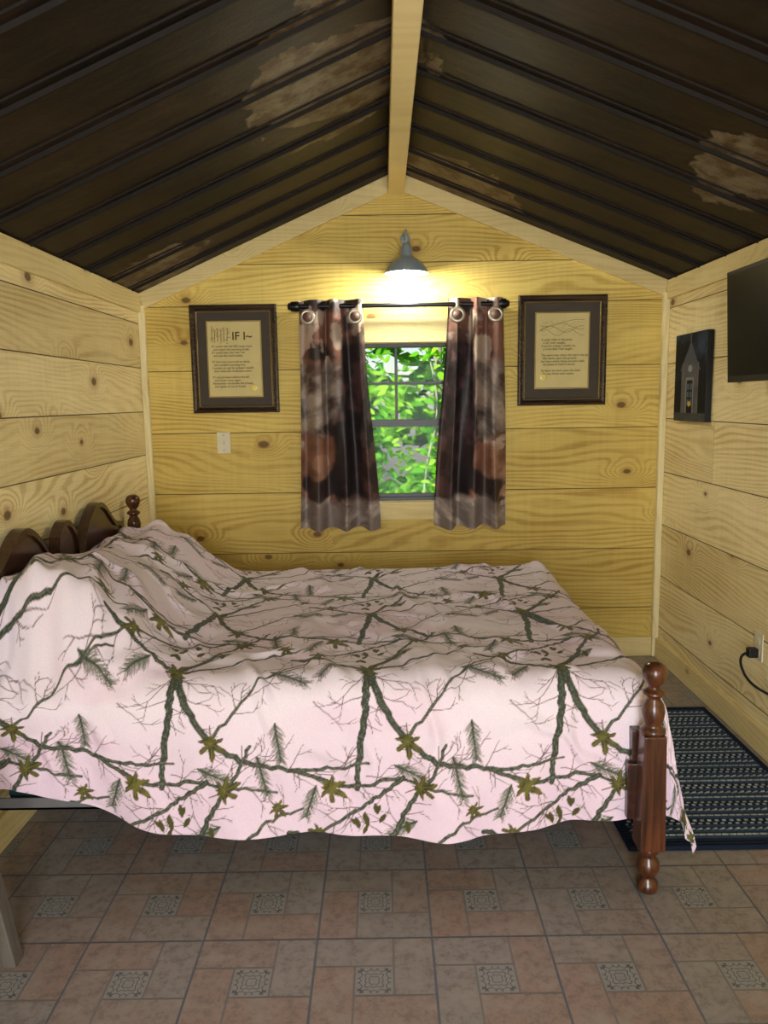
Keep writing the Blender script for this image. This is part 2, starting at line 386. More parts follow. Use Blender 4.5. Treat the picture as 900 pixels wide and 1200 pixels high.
g.box(wc-.008,wc+.008,fy0+.015,fy0+.035,zm+.02,WZ1-fw)
g.box(WX0+fw,WX1-fw,fy0+.016,fy0+.034,zz-.008,zz+.008)
g.obj('sash_frame',[WFR],parent=win,bevel=.002)
gm=bpy.data.materials.new('window_glass'); gm.use_nodes=True; nt=gm.node_tree; nt.nodes.clear()
o_=nt.nodes.new('ShaderNodeOutputMaterial'); mxs=nt.nodes.new('ShaderNodeMixShader'); tr=nt.nodes.new('ShaderNodeBsdfTransparent'); gl=nt.nodes.new('ShaderNodeBsdfGlossy')
gl.inputs['Roughness'].default_value=.02; mxs.inputs[0].default_value=.005
nt.links.new(tr.outputs[0],mxs.inputs[1]);nt.links.new(gl.outputs[0],mxs.inputs[2]);nt.links.new(mxs.outputs[0],o_.inputs[0])
mk('glass',[(WX0,fy0+.03,WZ0),(WX1,fy0+.03,WZ0),(WX1,fy0+.03,WZ1),(WX0,fy0+.03,WZ1)],[(0,1,2,3)],gm,parent=win)
g=G()
g.box(WX0-.075,WX1+.075,YB-.02,YB-.0005,WZ1,WZ1+.13,0,.2)
g.box(WX0-.075,WX1+.075,YB-.03,YB-.0005,WZ0-.10,WZ0,0,.5)
g.box(WX0-.075,WX0,YB-.02,YB-.0005,WZ0,WZ1,0,.3); g.box(WX1,WX1+.075,YB-.02,YB-.0005,WZ0,WZ1,0,.4)
g.box(WX0-.0,WX0+.004,YB,fy0,WZ0,WZ1,0,.3); g.box(WX1-.004,WX1,YB,fy0,WZ0,WZ1,0,.4)
g.box(WX0,WX1,YB,fy0,WZ0,WZ0+.004,0,.4);g.box(WX0,WX1,YB,fy0,WZ1-.004,WZ1,0,.4)
g.obj('casing',[TRIM_X],parent=win,bevel=.002)

# curtains
CUR=vcol('scenic_curtain_fabric',.5,.15,300,0,.4)
def curtain(name,outer_top,inner_top,outer_bot,inner_bot,seed,ph):
    nu,nv=200,360
    U,V=np.meshgrid(np.linspace(0,1,nu),np.linspace(0,1,nv))
    zt,zb=2.045,.79
    Z=zt+(zb-zt)*V
    xo=outer_top+(outer_bot-outer_top)*V; xi=inner_top+(inner_bot-inner_top)*ss(0,1,V)
    X=xo+(xi-xo)*U+ .006*np.sin(U*22+V*3)
    amp=.026+.010*V
    Y=4.31+amp*np.sin(U*2*np.pi*3+ph)+.008*np.sin(U*31+V*4+seed)+.012*(fbm(U*4,V*3,seed)-.5)
    Z=Z+.008*np.sin(U*2*np.pi*3+ph)*V
    P=np.stack([X,Y,Z],-1)
    n=fbm(U*2.6,V*9,seed+20,5); n2=fbm(U*7,V*16,seed+40,5); n3=fbm(U*5+3,V*20+U*3,seed+60,5)
    dk=np.array([.030,.018,.016]);b=np.array([.20,.088,.058]);c=np.array([.48,.37,.285]);k=np.array([.010,.007,.009]); gry=np.array([.17,.145,.125])
    C=dk+(b-dk)*ss(.34,.54,n)[...,None]
    f=(ss(.52,.62,n2)*.85)[...,None]; C=C*(1-f)+c*f
    f=(ss(.24,.30,V+.1*(n-.5))*(1-ss(.56,.62,V+.1*(n-.5))))[...,None]*.8
    rock=dk*1.4+(gry-dk)*ss(.34,.56,n3)[...,None]+(c*.8-gry)*(ss(.56,.68,n3)*.6)[...,None]; C=C*(1-f)+rock*f
    f=(ss(.61,.65,V+.14*(n-.5))*(1-ss(.84,.88,V)))[...,None]*.85; C=C*(1-f)+(np.array([.24,.11,.065])*(.35+1.2*n2[...,None]))*f
    cu=.72+.10*np.sin(V*5+seed)+.12*(n-.5)
    f=(1-ss(.16,.22,np.abs(U-cu)))*(ss(.12,.2,V)*(1-ss(.84,.92,V)))
    f=np.maximum(f,(U>cu)*ss(.08,.2,V)*(1-ss(.86,.92,V))*.9)[...,None]*.97
    C=C*(1-f)+(k+np.array([.055,.022,.024])*ss(.45,.7,n2)[...,None])*f
    d=np.hypot((U-.30)/.36,(V-.79-.04*np.sin(U*7))/.06)+.8*(n2-.5); f=(1-ss(.75,1.05,d))[...,None]*.92; C=C*(1-f)+k*1.6*f
    f=ss(.86,.91,V+.1*(n-.5))[...,None]*.92; C=C*(1-f)+(np.array([.19,.15,.13])+np.array([.26,.22,.185])*ss(.40,.64,n3)[...,None])*f
    o=grid_obj(name,P,C,CUR)
    gg=G()
    xs=(outer_top+(.05 if outer_top<inner_top else -.05),inner_top+(-.045 if outer_top<inner_top else .045))
    for xg in xs:
        pr=[(.022,-.004),(.026,-.008),(.038,-.008),(.042,-.003),(.042,.003),(.038,.008),(.026,.008),(.022,.004)]
        gg.lathe(pr,(xg,4.268,1.952),24,0,0,'Y')
        gg.lathe([(.025,.006),(.025,.0095)],(xg,4.268,1.952),24,1,0,'Y')
    gg.obj('grommets',[simple('grommet_'+name,(.40,.35,.27),.3,.6),simple('grommet_centre_'+name,(.14,.075,.05),.6)],parent=o,smooth=True)
    return o
curtain('curtain',-.445,-.095,-.468,-.018,1,.4)
curtain('curtain',.665,.365,.685,.285,2,2.0)
rod=empty('curtain_rod')
g=G(); g.lathe([(.0125,-.44),(.0125,.63)],(0,4.31,2.012),20,0,0,'X')
for s_,x in ((-1,-.44),(1,.63)):
    pr=[(.014,0),(.026,.004),(.028,.02),(.026,.045),(.018,.05),(.020,.056),(.012,.064)]
    pr=[(r_,s_*h) for r_,h in pr]
    if s_<0: pr=pr[::-1]
    g.lathe(pr,(x,4.31,2.012),20,0,0,'X')
for x in (-.405,.60):
    g.box(x-.008,x+.008,4.30,YB,2.004,2.02); g.box(x-.015,x+.015,YB-.008,YB-.0005,1.975,2.05)
g.obj('rod_and_finials',[BLACK],parent=rod,smooth=False)

# ---------------------------------------------------------------- lamps (barn lights)
GALV=simple('galvanised_shade',(.36,.44,.48),.35,.25,nscale=60)
def barn_light(x,ywall,zc,sgn,power):
    root=empty('barn_wall_lamp'); y=ywall-sgn*.19
    g=G()
    pr=[(.013,.150),(.020,.148),(.022,.135),(.030,.130),(.032,.085),(.040,.078),(.060,.066),(.085,.046),(.104,.020),(.113,.0),(.116,-.006),(.112,-.004),(.102,.016),(.083,.042),(.058,.060),(.036,.070),(.012,.072)]
    g.lathe(pr[::-1],(x,y,zc),40); g.obj('shade',[GALV],parent=root,smooth=True)
    pts=[(x,y,zc+.145),(x,y,zc+.18),(x,y+sgn*.01,zc+.215),(x,y+sgn*.06,zc+.225),(x,y+sgn*.12,zc+.21),(x,ywall-sgn*.0,zc+.205)]
    tube('gooseneck',pts,.007,GALV,root)
    g=G(); pl=[(.028,0),(.028,.008),(.018,.014)]
    if sgn<0: pl=[(r_,-h) for r_,h in pl]
    g.lathe(pl,(x,ywall-sgn*.001,zc+.205),24,0,0,'Y')
    g.obj('wall_plate',[GALV],parent=root)
    bm=simple('lit_bulb',(1,1,1),.5,emit=(1,.96,.82),estr=power)
    g=G(); pr=[(.004,-.056)]+[(.034*math.sin(a),-.022-.034*math.cos(a)) for a in np.linspace(.2,2.5,12)]+[(.014,.03),(.012,.04)]
    g.lathe(pr,(x,y,zc),24); g.obj('bulb',[bm],parent=root,smooth=True)
    for rr,dz in ((.055,-.005),(.055,-.040),(.032,-.068)):
        tube('cage_ring',[(x+rr*math.cos(a),y+rr*math.sin(a),zc+dz) for a in np.linspace(0,2*math.pi,17)[:-1]],.0022,GALV,root,True)
    for k in range(4):
        a=k*math.pi/2+.4; c,s=math.cos(a),math.sin(a)
        tube('cage_wire',[(x+.055*c,y+.055*s,zc+.03),(x+.055*c,y+.055*s,zc-.040),(x+.03*c,y+.03*s,zc-.068),(x,y,zc-.076)],.0022,GALV,root)
barn_light(.137,YB,2.165,1,520)
barn_light(.137,YF,2.25,-1,760)

# ---------------------------------------------------------------- framed documents
FR=woodstain('dark_walnut_frame','X',(.012,.006,.004),(.05,.026,.014),.25)
MATB=simple('brown_mat_board',(.050,.037,.022),.7); GOLD=simple('gold_bead',(.42,.30,.10),.35,.8)
PAPER=simple('aged_parchment',(.68,.57,.25),.8,nscale=14,noise=.10); INK=simple('brown_ink',(.07,.045,.012),.9)
SEAL=simple('gold_seal',(.55,.42,.10),.4,.5); SKET=simple('sketch_ink',(.22,.16,.06),.9)
def ring(g,w,h,prof,m):
    n=len(g.v)
    for ins,ht in prof:
        a,b=w/2-ins,h/2-ins
        g.v+=[(-a,-ht,-b),(a,-ht,-b),(a,-ht,b),(-a,-ht,b)]
    for j in range(len(prof)-1):
        for i in range(4):
            g.f.append((n+j*4+i,n+j*4+(i+1)%4,n+(j+1)*4+(i+1)%4,n+(j+1)*4+i)); g.m.append(m); g.r.append(0)
def text(body,size,x,z,y,mat,parent,align='LEFT',sp=1.0,nm='text'):
    c=bpy.data.curves.new(nm,'FONT'); c.body=body; c.size=size; c.align_x=align; c.space_line=sp; c.offset=size*.012
    c.materials.append(mat); o=bpy.data.objects.new(nm,c); COL.objects.link(o)
    o.rotation_euler=(math.pi/2,0,0); o.location=(x,y,z); o.parent=parent; return o
def framed(x,z,w,h,kind):
    root=empty('framed_poem'); root.location=(x,YB-.002,z)
    g=G(); ring(g,w,h,[(0,0),(0,.022),(.004,.028),(.012,.030),(.022,.026),(.030,.020),(.034,.020)],0)
    ring(g,w,h,[(.034,.020),(.036,.023),(.040,.020),(.040,.012)],1)
    g.quad([(-w/2+.03,-.012,-h/2+.03),(w/2-.03,-.012,-h/2+.03),(w/2-.03,-.012,h/2-.03),(-w/2+.03,-.012,h/2-.03)],2)
    pw,ph=.29,.405
    ring(g,pw+.012,ph+.012,[(0,.0125),(0,.015),(.003,.015),(.006,.0125)],1)
    g.quad([(-pw/2,-.0135,-ph/2),(pw/2,-.0135,-ph/2),(pw/2,-.0135,ph/2),(-pw/2,-.0135,ph/2)],3)
    sx_,sz_=((pw/2-.045,-ph/2+.045) if kind==0 else (-pw/2+.045,-ph/2+.06))
    g.lathe([(.018,0),(.018,.001),(.014,.0016)],(sx_,-.0136,sz_),20,4,0,'Y')
    rs=random.Random(kind)
    def stroke(x0,z0,x1,z1,wd=.0016):
        d=Vector((x1-x0,0,z1-z0))
        if d.length<1e-4: return
        s=Vector((-d.z,0,d.x)).normalized()*wd/2; yy=-.0142
        g.quad([(x0-s.x,yy,z0-s.z),(x1-s.x,yy,z1-s.z),(x1+s.x,yy,z1+s.z),(x0+s.x,yy,z0+s.z)],5)
    if kind==0:
        bx,bz=-.078,.125
        for k in range(6):
            xx=bx-.045+k*.017; stroke(xx,bz-.03,xx+rs.uniform(-.004,.004),bz+rs.uniform(.03,.062),.004)
            stroke(xx,bz+.02,xx+.016,bz+.045,.002)
        for k in range(26):
            a=rs.uniform(bx-.055,bx+.055); b_=bz+rs.uniform(-.045,.02); stroke(a,b_,a+rs.uniform(.008,.02),b_+rs.uniform(-.012,.012),.0016)
    else:
        for r_ in range(4):
            px=-.125
            for k in range(12):
                nx_=px+.0205; f=lambda q_:.150+.018*math.sin(q_*(18+9*r_)+r_*2)-.017*r_
                stroke(px,f(px),nx_,f(nx_),.0022); px=nx_
        for k in range(40):
            a=rs.uniform(-.12,.11); b_=rs.uniform(.085,.165); stroke(a,b_,a+rs.uniform(.004,.014),b_+rs.uniform(-.004,.008),.0014)
    g.obj('frame_and_sheet',[FR,GOLD,MATB,PAPER,SEAL,SKET],parent=root)
    if kind==0:
        text('IF I~',.062,-.012,.105,-.0145,INK,root,nm='heading')
        lines=['If I could ride the hills once more','  and watch the morning break,','If I could hear the river run','  and see the herd awake,','','If I had one more trail to climb,','  one campfire burning low,','I would not ask for greater wealth','  than what the mountains show.','','If I should leave before the fall','  and never come again,','Remember me beside the stream','  and speak of me as friend.']
        text('\n'.join(lines),.0165,-.125,.065,-.0145,INK,root,nm='poem',sp=1.02)
    else:
        lines=['A quiet cabin in the pines','  is all I ever sought,','A porch, a lamp, a kettle on,','  a trout that I had caught.','','The years may come, the years may go','  like leaves upon the ground,','but here within these wooden walls','  my peace of mind is found.','','So leave the latch upon the door','  for any friend who roams.']
        text('\n'.join(lines),.0165,-.115,.055,-.0145,INK,root,nm='poem',sp=1.02)
    return root
framed(-.815,1.742,.48,.59,0)
framed(1.0,1.762,.49,.60,1)
root=empty('light_switch'); root.location=(-.898,YB-.001,1.28)
PL=simple('ivory_plastic',(.72,.66,.45),.4)
g=G(); g.box(-.038,.038,-.006,0,-.06,.06); g.obj('plate',[PL],parent=root,bevel=.003)
g=G(); g.hull([(-.006,-.006,-.012),(.006,-.006,-.012),(.006,-.006,.012),(-.006,-.006,.012)],[(-.004,-.018,.002),(.004,-.018,.002),(.004,-.016,.012),(-.004,-.016,.012)]); g.obj('toggle',[PL],parent=root)
g=G(); g.lathe([(.003,0),(.003,.0015)],(0,-.0062,.042),12,0,0,'Y'); g.lathe([(.003,0),(.003,.0015)],(0,-.0062,-.042),12,0,0,'Y'); g.obj('screws',[GREYM],parent=root)

# ---------------------------------------------------------------- canvas print on right wall
nu,nv=120,130
U,V=np.meshgrid(np.linspace(0,1,nu),np.linspace(0,1,nv))
n=fbm(U*5,V*6,60,4)
C=np.array([.006,.008,.012])+np.array([.03,.045,.075])*ss(.3,.8,n*(1.1-V))[...,None]
def paint(mask,col):
    global C
    mk_=mask[...,None].astype(float); C=C*(1-mk_)+np.array(col)*mk_
roof=(V>.10+.55*np.abs(U-.5)/.5*.9)&(V<.42)&(np.abs(U-.5)<.33); paint(roof,(.075,.08,.095))
body=(np.abs(U-.5)<.27)&(V>.34)&(V<.92); C=np.where(body[...,None],np.array([.085,.08,.078])*(.6+.9*((U*40)%1>.25))[...,None]*(.6+.8*n)[...,None],C)
paint((np.abs(U-.5)<.012)&(V>.02)&(V<.14),(.16,.17,.19))
paint((np.abs(U-.5)<.13)&(V>.50)&(V<.90),(.20,.20,.20))
paint((np.abs(U-.5)<.095)&(V>.53)&(V<.90),(.008,.008,.01))
paint((np.abs(np.abs(U-.5)-.045)<.03)&(((V*11)%1)>.25)&(V>.56)&(V<.84),(.09,.12,.15))
paint(np.hypot((U-.5)/.05,(V-.80)/.03)<1,(.65,.42,.05))
paint(np.hypot((U-.5)/.07,(V-.40)/.04)<1,(.25,.27,.28))
C=np.where((V>.90)[...,None],np.array([.05,.055,.05])*(.5+n)[...,None],C)
root=empty('canvas_print')
cy0_,cy1_=4.17,3.77; cz0,cz1=1.815,1.375; cx=XR-.032
P=np.stack([np.full_like(U,cx-.0006),cy0_+(cy1_-cy0_)*U,cz0+(cz1-cz0)*V],-1)
grid_obj('printed_face',P,C,vcol('canvas_print_surface',.6,.1,500,0,.1),root,flip=True)
g=G(); g.box(cx,XR-.001,cy1_,cy0_,cz1,cz0); g.obj('stretcher',[BLKPL],parent=root,bevel=.002)

# ---------------------------------------------------------------- TV
tv=empty('wall_television'); tv.location=(1.455,2.955,1.780); tv.rotation_euler=(0,math.radians(-3),0)
SCR=simple('tv_screen',(.004,.0045,.005),.30,0,.12,noise=.02)
g=G(); g.box(-.012,.012,-.36,.36,-.225,.225); g.obj('bezel',[BLKPL],parent=tv,bevel=.004)
g=G(); g.box(-.0135,-.0115,-.345,.345,-.198,.210); g.obj('screen',[SCR],parent=tv)
g=G(); g.hull([(.012,-.3,-.19),(.012,.3,-.19),(.012,.3,.19),(.012,-.3,.19)],[(.04,-.22,-.15),(.04,.22,-.15),(.04,.22,.10),(.04,-.22,.10)]); g.obj('rear_housing',[BLKPL],parent=tv,bevel=.005)
g=G(); g.box(.04,.122,-.03,.03,-.05,.03); g.box(.118,.128,-.06,.06,-.12,.12); g.box(.04,.05,-.11,.11,-.1,.1); g.obj('wall_mount',[BLACK],parent=tv,bevel=.002)

root=empty('wall_outlet'); oy,oz=3.18,.445
g=G(); g.box(XR-.006,XR-.0005,oy-.037,oy+.037,oz-.06,oz+.06); g.obj('plate',[PL],parent=root,bevel=.002)
for dz in (-.025,.025):
    g=G(); g.box(XR-.008,XR-.006,oy-.016,oy+.016,oz+dz-.014,oz+dz+.014); g.obj('receptacle',[PL],parent=root,bevel=.004)
pc=empty('power_cord')
g=G(); g.box(XR-.050,XR-.009,oy-.018,oy+.018,oz-.046,oz-.006); g.obj('plug',[BLKPL],parent=pc,bevel=.005)
tube('cord',[(XR-.04,oy,oz-.025),(XR-.075,oy-.01,oz-.025),(XR-.095,oy-.03,oz-.06),(XR-.08,oy-.07,oz-.12),(XR-.05,oy-.13,oz-.145),(XR-.03,oy-.30,oz-.13),(XR-.02,oy-.6,oz-.10),(XR-.012,oy-.9,oz-.10),(XR-.012,oy-1.3,oz-.2)],.0055,BLKPL,pc)

# ---------------------------------------------------------------- bed
bed=empty('bed')
BY0,BY1=2.195,3.93; HX,FX=-1.285,.790
POST=[(.020,0),(.030,.006),(.033,.02),(.030,.035),(.021,.045),(.020,.058),(.030,.066),(.035,.085),(.033,.10),(.024,.115),(.023,.125),(.033,.135),(.034,.15)]
TOP=[(.030,.525),(.037,.532),(.037,.542),(.026,.55),(.024,.556),(.031,.575),(.034,.598),(.029,.62),(.020,.635),(.019,.642),(.032,.650),(.033,.658),(.018,.668),(.018,.676),(.029,.690),(.036,.708),(.0365,.722),(.030,.738),(.016,.747),(.004,.749)]
def post(x,y,ext,nm):
    g=G(); g.lathe(POST,(x,y,0),28)
    n=len(g.v)
    b0,b1=.148,.528+ext; h1=.039
    g.v+=[(x-h1,y-h1,b0),(x+h1,y-h1,b0),(x+h1,y+h1,b0),(x-h1,y+h1,b0)]
    g.v+=[(x-.033,y-.033,b1),(x+.033,y-.033,b1),(x+.033,y+.033,b1),(x-.033,y+.033,b1)]
    for f in ((0,3,2,1),(4,5,6,7),(0,1,5,4),(1,2,6,5),(2,3,7,6),(3,0,4,7)): g.f.append(tuple(n+i for i in f)); g.m.append(0); g.r.append(0)
    g.lathe([(r_,h+ext) for r_,h in TOP],(x,y,0),28)
    o=g.obj(nm,[CHERRY_Z],parent=bed,smooth=True)
    md=o.modifiers.new('bevel','BEVEL'); md.width=.005; md.segments=2; md.limit_method='ANGLE'; md.angle_limit=math.radians(60)
    for p in o.data.polygons:
        if len(p.vertices)==4 and all(n<=v<n+8 for v in p.vertices): p.use_smooth=False
post(FX,BY0,-.018,'foot_post_1'); post(FX-.02,BY1-.04,-.085,'foot_post_2')
post(HX+.005,BY0,.30,'head_post_1'); post(HX+.005,BY1,.30,'head_post_2')
yc=(BY0+BY1)/2; hw=(BY1-BY0)/2-.03
tops=[]
for i in range(81):
    s=-1+2*i/80; a=abs(s)*hw
    z=.88+ .19*math.exp(-((a-.36)/.20)**2)
    z=z-.05*math.exp(-((a-.14)/.05)**2)
    if a<.10: z=max(z,.97+.075*math.cos(a/.10*math.pi/2))
    z+=.03*math.exp(-((a-.62)/.05)**2)
    tops.append((yc+s*hw,z))
g=G(); pts=[(yc-hw,.36)]+[(yc+hw,.36)]+tops[::-1]
g.hull([(HX-.012,y,z) for y,z in pts],[(HX+.014,y,z) for y,z in pts]); g.obj('headboard_panel',[CHERRY_Y],parent=bed,bevel=.005)
g=G()
for (a,b) in zip(tops[:-1],tops[1:]):
    g.hull([(HX-.020,a[0],a[1]-.018),(HX+.024,a[0],a[1]-.018),(HX+.024,a[0],a[1]+.004),(HX-.020,a[0],a[1]+.004)],[(HX-.020,b[0],b[1]-.018),(HX+.024,b[0],b[1]-.018),(HX+.024,b[0],b[1]+.004),(HX-.020,b[0],b[1]+.004)])
g.obj('headboard_cap',[CHERRY_Y],parent=bed)
g=G(); g.box(FX-.045,FX-.015,BY0+.04,BY1-.07,.22,.50); g.box(FX-.060,FX-.01,BY0+.025,BY0+.05,.22,.40); g.obj('footboard_panel',[CHERRY_Y],parent=bed,bevel=.004)
g=G()
for y in (2.36,3.84): g.box(HX+.02,FX-.03,y-.02,y+.02,.215,.222); g.box(HX+.02,FX-.03,y-.02,y-.015,.215,.255)
g.box(-.2,-.16,2.36,3.84,.20,.215)
for y in (2.85,3.1,3.78): g.box(-.195,-.165,y-.015,y+.015,0,.2)
g.obj('metal_side_rails',[GREYM],parent=bed)
TEAL=simple('dark_teal_ticking',(.010,.045,.055),.8); MATT=simple('mattress_fabric',(.6,.6,.6),.8)
g=G(); g.box(HX+.04,FX-.06,2.38,3.80,.224,.41); g.obj('box_spring',[TEAL],parent=bed,bevel=.02)
g=G(); g.box(HX+.05,FX-.07,2.40,3.78,.412,.63); g.obj('mattress',[MATT],parent=bed,bevel=.04,bseg=4)
def pillow(x,y,z):
    nu,nv=40,24; v=[];f=[]
    for j in range(nv+1):
        ph=-math.pi/2+math.pi*j/nv
        for i in range(nu):
            th=2*math.pi*i/nu; c,s=math.cos(th),math.sin(th)
            sx_=math.copysign(abs(c)**.55,c); sy_=math.copysign(abs(s)**.55,s)
            cp=abs(math.cos(ph))**.7
            v.append((x+.21*sx_*cp,y+.32*sy_*cp,z+.085*math.sin(ph)))
    for j in range(nv):
        for i in range(nu): f.append((j*nu+i,j*nu+(i+1)%nu,(j+1)*nu+(i+1)%nu,(j+1)*nu+i))
    return mk('pillow',v,f,simple('teal_pillowcase',(.03,.12,.13),.85),smooth=True)
pillow(-1.03,2.78,.72); pillow(-1.03,3.46,.72)

# ---------------------------------------------------------------- bedspread print tile (1 px = 1 mm)
PS,PT=606,640
T=np.zeros((PT,PS,3))
PINK=np.array([.80,.60,.68]); WHT=np.array([.82,.715,.775])
T[:]=PINK
def stamp(cx,cy,rad,fn,col,op=1.0):
    x0,x1=int(cx-rad-2),int(cx+rad+3); y0,y1=int(cy-rad-2),int(cy+rad+3)
    Y,X=np.mgrid[y0:y1,x0:x1]; al=np.clip(fn(X,Y),0,1)*op
    iy,ix=np.ix_(np.arange(y0,y1)%PT,np.arange(x0,x1)%PS)
    c=col(X,Y) if callable(col) else np.array(col)
    T[iy,ix]=T[iy,ix]*(1-al[...,None])+c*al[...,None]
def seg(p,q,r0,r1,col,op=1):
    p=np.array(p,float);q=np.array(q,float); c=(p+q)/2; L_=np.linalg.norm(q-p); rad=L_/2+max(r0,r1)+1
    def fn(X,Y):
        d=q-p; t_=np.clip(((X-p[0])*d[0]+(Y-p[1])*d[1])/max(1e-6,L_*L_),0,1)
        return (r0+(r1-r0)*t_)-np.hypot(X-p[0]-d[0]*t_,Y-p[1]-d[1]*t_)+.5
    stamp(c[0],c[1],rad,fn,col,op)
rp=random.Random(3)
BR=(.042,.052,.032); BRL=(.15,.17,.115); TW=(.085,.07,.06)
def branch(pts,w0,w1,col=BR,tw=True):
    P=[]
    for k in range(len(pts)-1):
        a,b=np.array(pts[k],float),np.array(pts[k+1],float); n_=max(2,int(np.linalg.norm(b-a)/18))
        for i in range(n_): P.append(a+(b-a)*i/n_+np.array([rp.uniform(-5,5),rp.uniform(-5,5)])*(k+i>0))
    P.append(np.array(pts[-1],float)); N=len(P)-1
    for i in range(N):
        u=i/N; r0=w0+(w1-w0)*u; r1=w0+(w1-w0)*(i+1)/N
        seg(P[i],P[i+1],r0*rp.uniform(.85,1.15),r1,col)
    for i in range(N):
        u=i/N; r0=w0+(w1-w0)*u
        if r0>3:
            for _ in range(4):
                t_=rp.random(); m_=P[i]+(P[i+1]-P[i])*t_+np.array([rp.uniform(-1,1),rp.uniform(-1,1)])*r0*.6
                d=(P[i+1]-P[i])*.4; seg(m_,m_+d,1.3,.7,BRL,.8)
        if tw and rp.random()<.36:
            d=P[i+1]-P[i]; an=math.atan2(d[1],d[0])+rp.choice([-1,1])*rp.uniform(.5,1.1)
            twig(P[i],an,rp.uniform(50,110),2.2)
def twig(p,an,L_,w,depth=0):
    n_=max(3,int(L_/14)); p=np.array(p,float)
    for i in range(n_):
        q_=p+np.array([math.cos(an),math.sin(an)])*L_/n_; ww=w*(1-.6*i/n_)
        seg(p,q_,ww*.8,ww*.75,TW,.9)
        if depth<2 and rp.random()<.28: twig(q_,an+rp.choice([-1,1])*rp.uniform(.5,.9),L_*.5,w*.75,depth+1)
        an+=rp.uniform(-.28,.28); p=q_
def leaf(x,y,size,rot,col=(.072,.066,.010)):
    c1=np.array(col)
    def fn(X,Y):
        dx,dy=X-x,Y-y; r=np.hypot(dx,dy); th=np.arctan2(dy,dx)-rot
        th=(th+np.pi)%(2*np.pi)-np.pi
        R=0*th+.42
        for a0,l,wd in ((0,1.18,.40),(.90,1.02,.38),(-.90,1.02,.38),(1.80,.82,.38),(-1.80,.82,.38),(2.6,.55,.35),(-2.6,.55,.35)):
            R=np.maximum(R,l*np.exp(-np.abs((th-a0)/wd)**1.9))
        R=size*(R+.045*np.sin(th*19))
        return (R-r)*.9
    def cf(X,Y):
        dx,dy=X-x,Y-y; r=np.hypot(dx,dy); th=np.arctan2(dy,dx)-rot
        k=.65+.8*(np.sin(X*.15+Y*.10)*.5+.5)
        c=c1*k[...,None]
        for a0 in (0,.9,-.9,1.8,-1.8):
            v=(np.abs(np.sin(th-a0))*r<1.3)&(np.cos(th-a0)>0); c[v]=np.array([.15,.135,.04])
        return c
    stamp(x,y,size*1.5,fn,cf)
    seg((x-math.cos(rot)*size*.2,y-math.sin(rot)*size*.2),(x-math.cos(rot)*size*1.1,y-math.sin(rot)*size*1.1),2,1.5,c1)
def oval(x,y,a,rot,col=(.070,.066,.016)):
    def fn(X,Y):
        dx,dy=X-x,Y-y; u=dx*math.cos(rot)+dy*math.sin(rot); v=-dx*math.sin(rot)+dy*math.cos(rot)
        return (a*.42*(1-(np.clip(u/a,-1,1))**2)-np.abs(v))
    stamp(x,y,a+2,fn,col)
def sprig(x,y,an,L_):
    n_=int(L_/2.2); col=(.15,.175,.125)
    for i in range(n_):
        u=i/n_; p=np.array([x+math.cos(an)*L_*u,y+math.sin(an)*L_*u])
        for s_ in (-1,1):
            a2=an+s_*rp.uniform(.4,.85); l=rp.uniform(26,46)*(1-.35*u)
            seg(p,p+np.array([math.cos(a2),math.sin(a2)])*l,1.2,.6,col if rp.random()<.65 else (.075,.10,.055),.88)
    seg((x,y),(x+math.cos(an)*L_,y+math.sin(an)*L_),3,1.6,BR)
k=2.66; AX,AY=150,330
def pt(u,v): return (AX+u*k,AY+v*k)
for _ in range(6): twig((rp.uniform(0,PS),rp.uniform(0,PT)),rp.uniform(0,6.28),rp.uniform(90,170),2.2)
sprig(*pt(-108,62),1.45,130); sprig(*pt(98,104),1.35,130); sprig(*pt(112,-2),.45,130); sprig(*pt(-62,-100),1.9,110); sprig(*pt(55,-60),2.6,100); sprig(*pt(30,-125),.4,100); sprig(*pt(-35,-15),2.3,90)
branch([pt(0,0),pt(-3,50),pt(-10,90),pt(-14,142)],13,8)
branch([pt(3,6),pt(18,50),pt(42,85),pt(85,112),pt(150,122),pt(228,112)],12.5,4)
branch([pt(-2,4),pt(30,-45),pt(48,-80),pt(75,-118),pt(90,-150)],10,5)
branch([pt(-95,-45),pt(-40,-22),pt(0,0),pt(60,-25),pt(110,-60),pt(150,-72)],8,4)
branch([pt(-90,-120),pt(-30,-100),pt(30,-110),pt(120,-92)],7.5,4)
branch([pt(40,-110),pt(-10,-75),pt(-60,-42),pt(-120,10)],7,3)
branch([pt(42,85),pt(75,45),pt(105,10),pt(150,-15)],5.5,2.5)
leaf(*pt(0,0),47,-1.2); leaf(*pt(46,86),49,1.5); leaf(*pt(-46,142),52,.5,(.105,.095,.014)); leaf(*pt(-60,-42),39,2.5); leaf(*pt(60,-100),47,-.4); leaf(*pt(120,-75),34,.8)
for _ in range(12):
    x_,y_=pt(rp.uniform(-30,50),rp.uniform(-80,-25)); oval(x_,y_,rp.uniform(15,23),rp.uniform(.8,2.2))
def sample(S,Tt):
    x=(S*1000)%PS; y=(Tt*1000)%PT; xi=x.astype(int)%PS; yi=y.astype(int)%PT; fx=(x-np.floor(x))[...,None]; fy=(y-np.floor(y))[...,None]
    a=T[yi,xi];b=T[yi,(xi+1)%PS];c=T[(yi+1)%PT,xi];d=T[(yi+1)%PT,(xi+1)%PS]
    return (a*(1-fx)+b*fx)*(1-fy)+(c*(1-fx)+d*fx)*fy
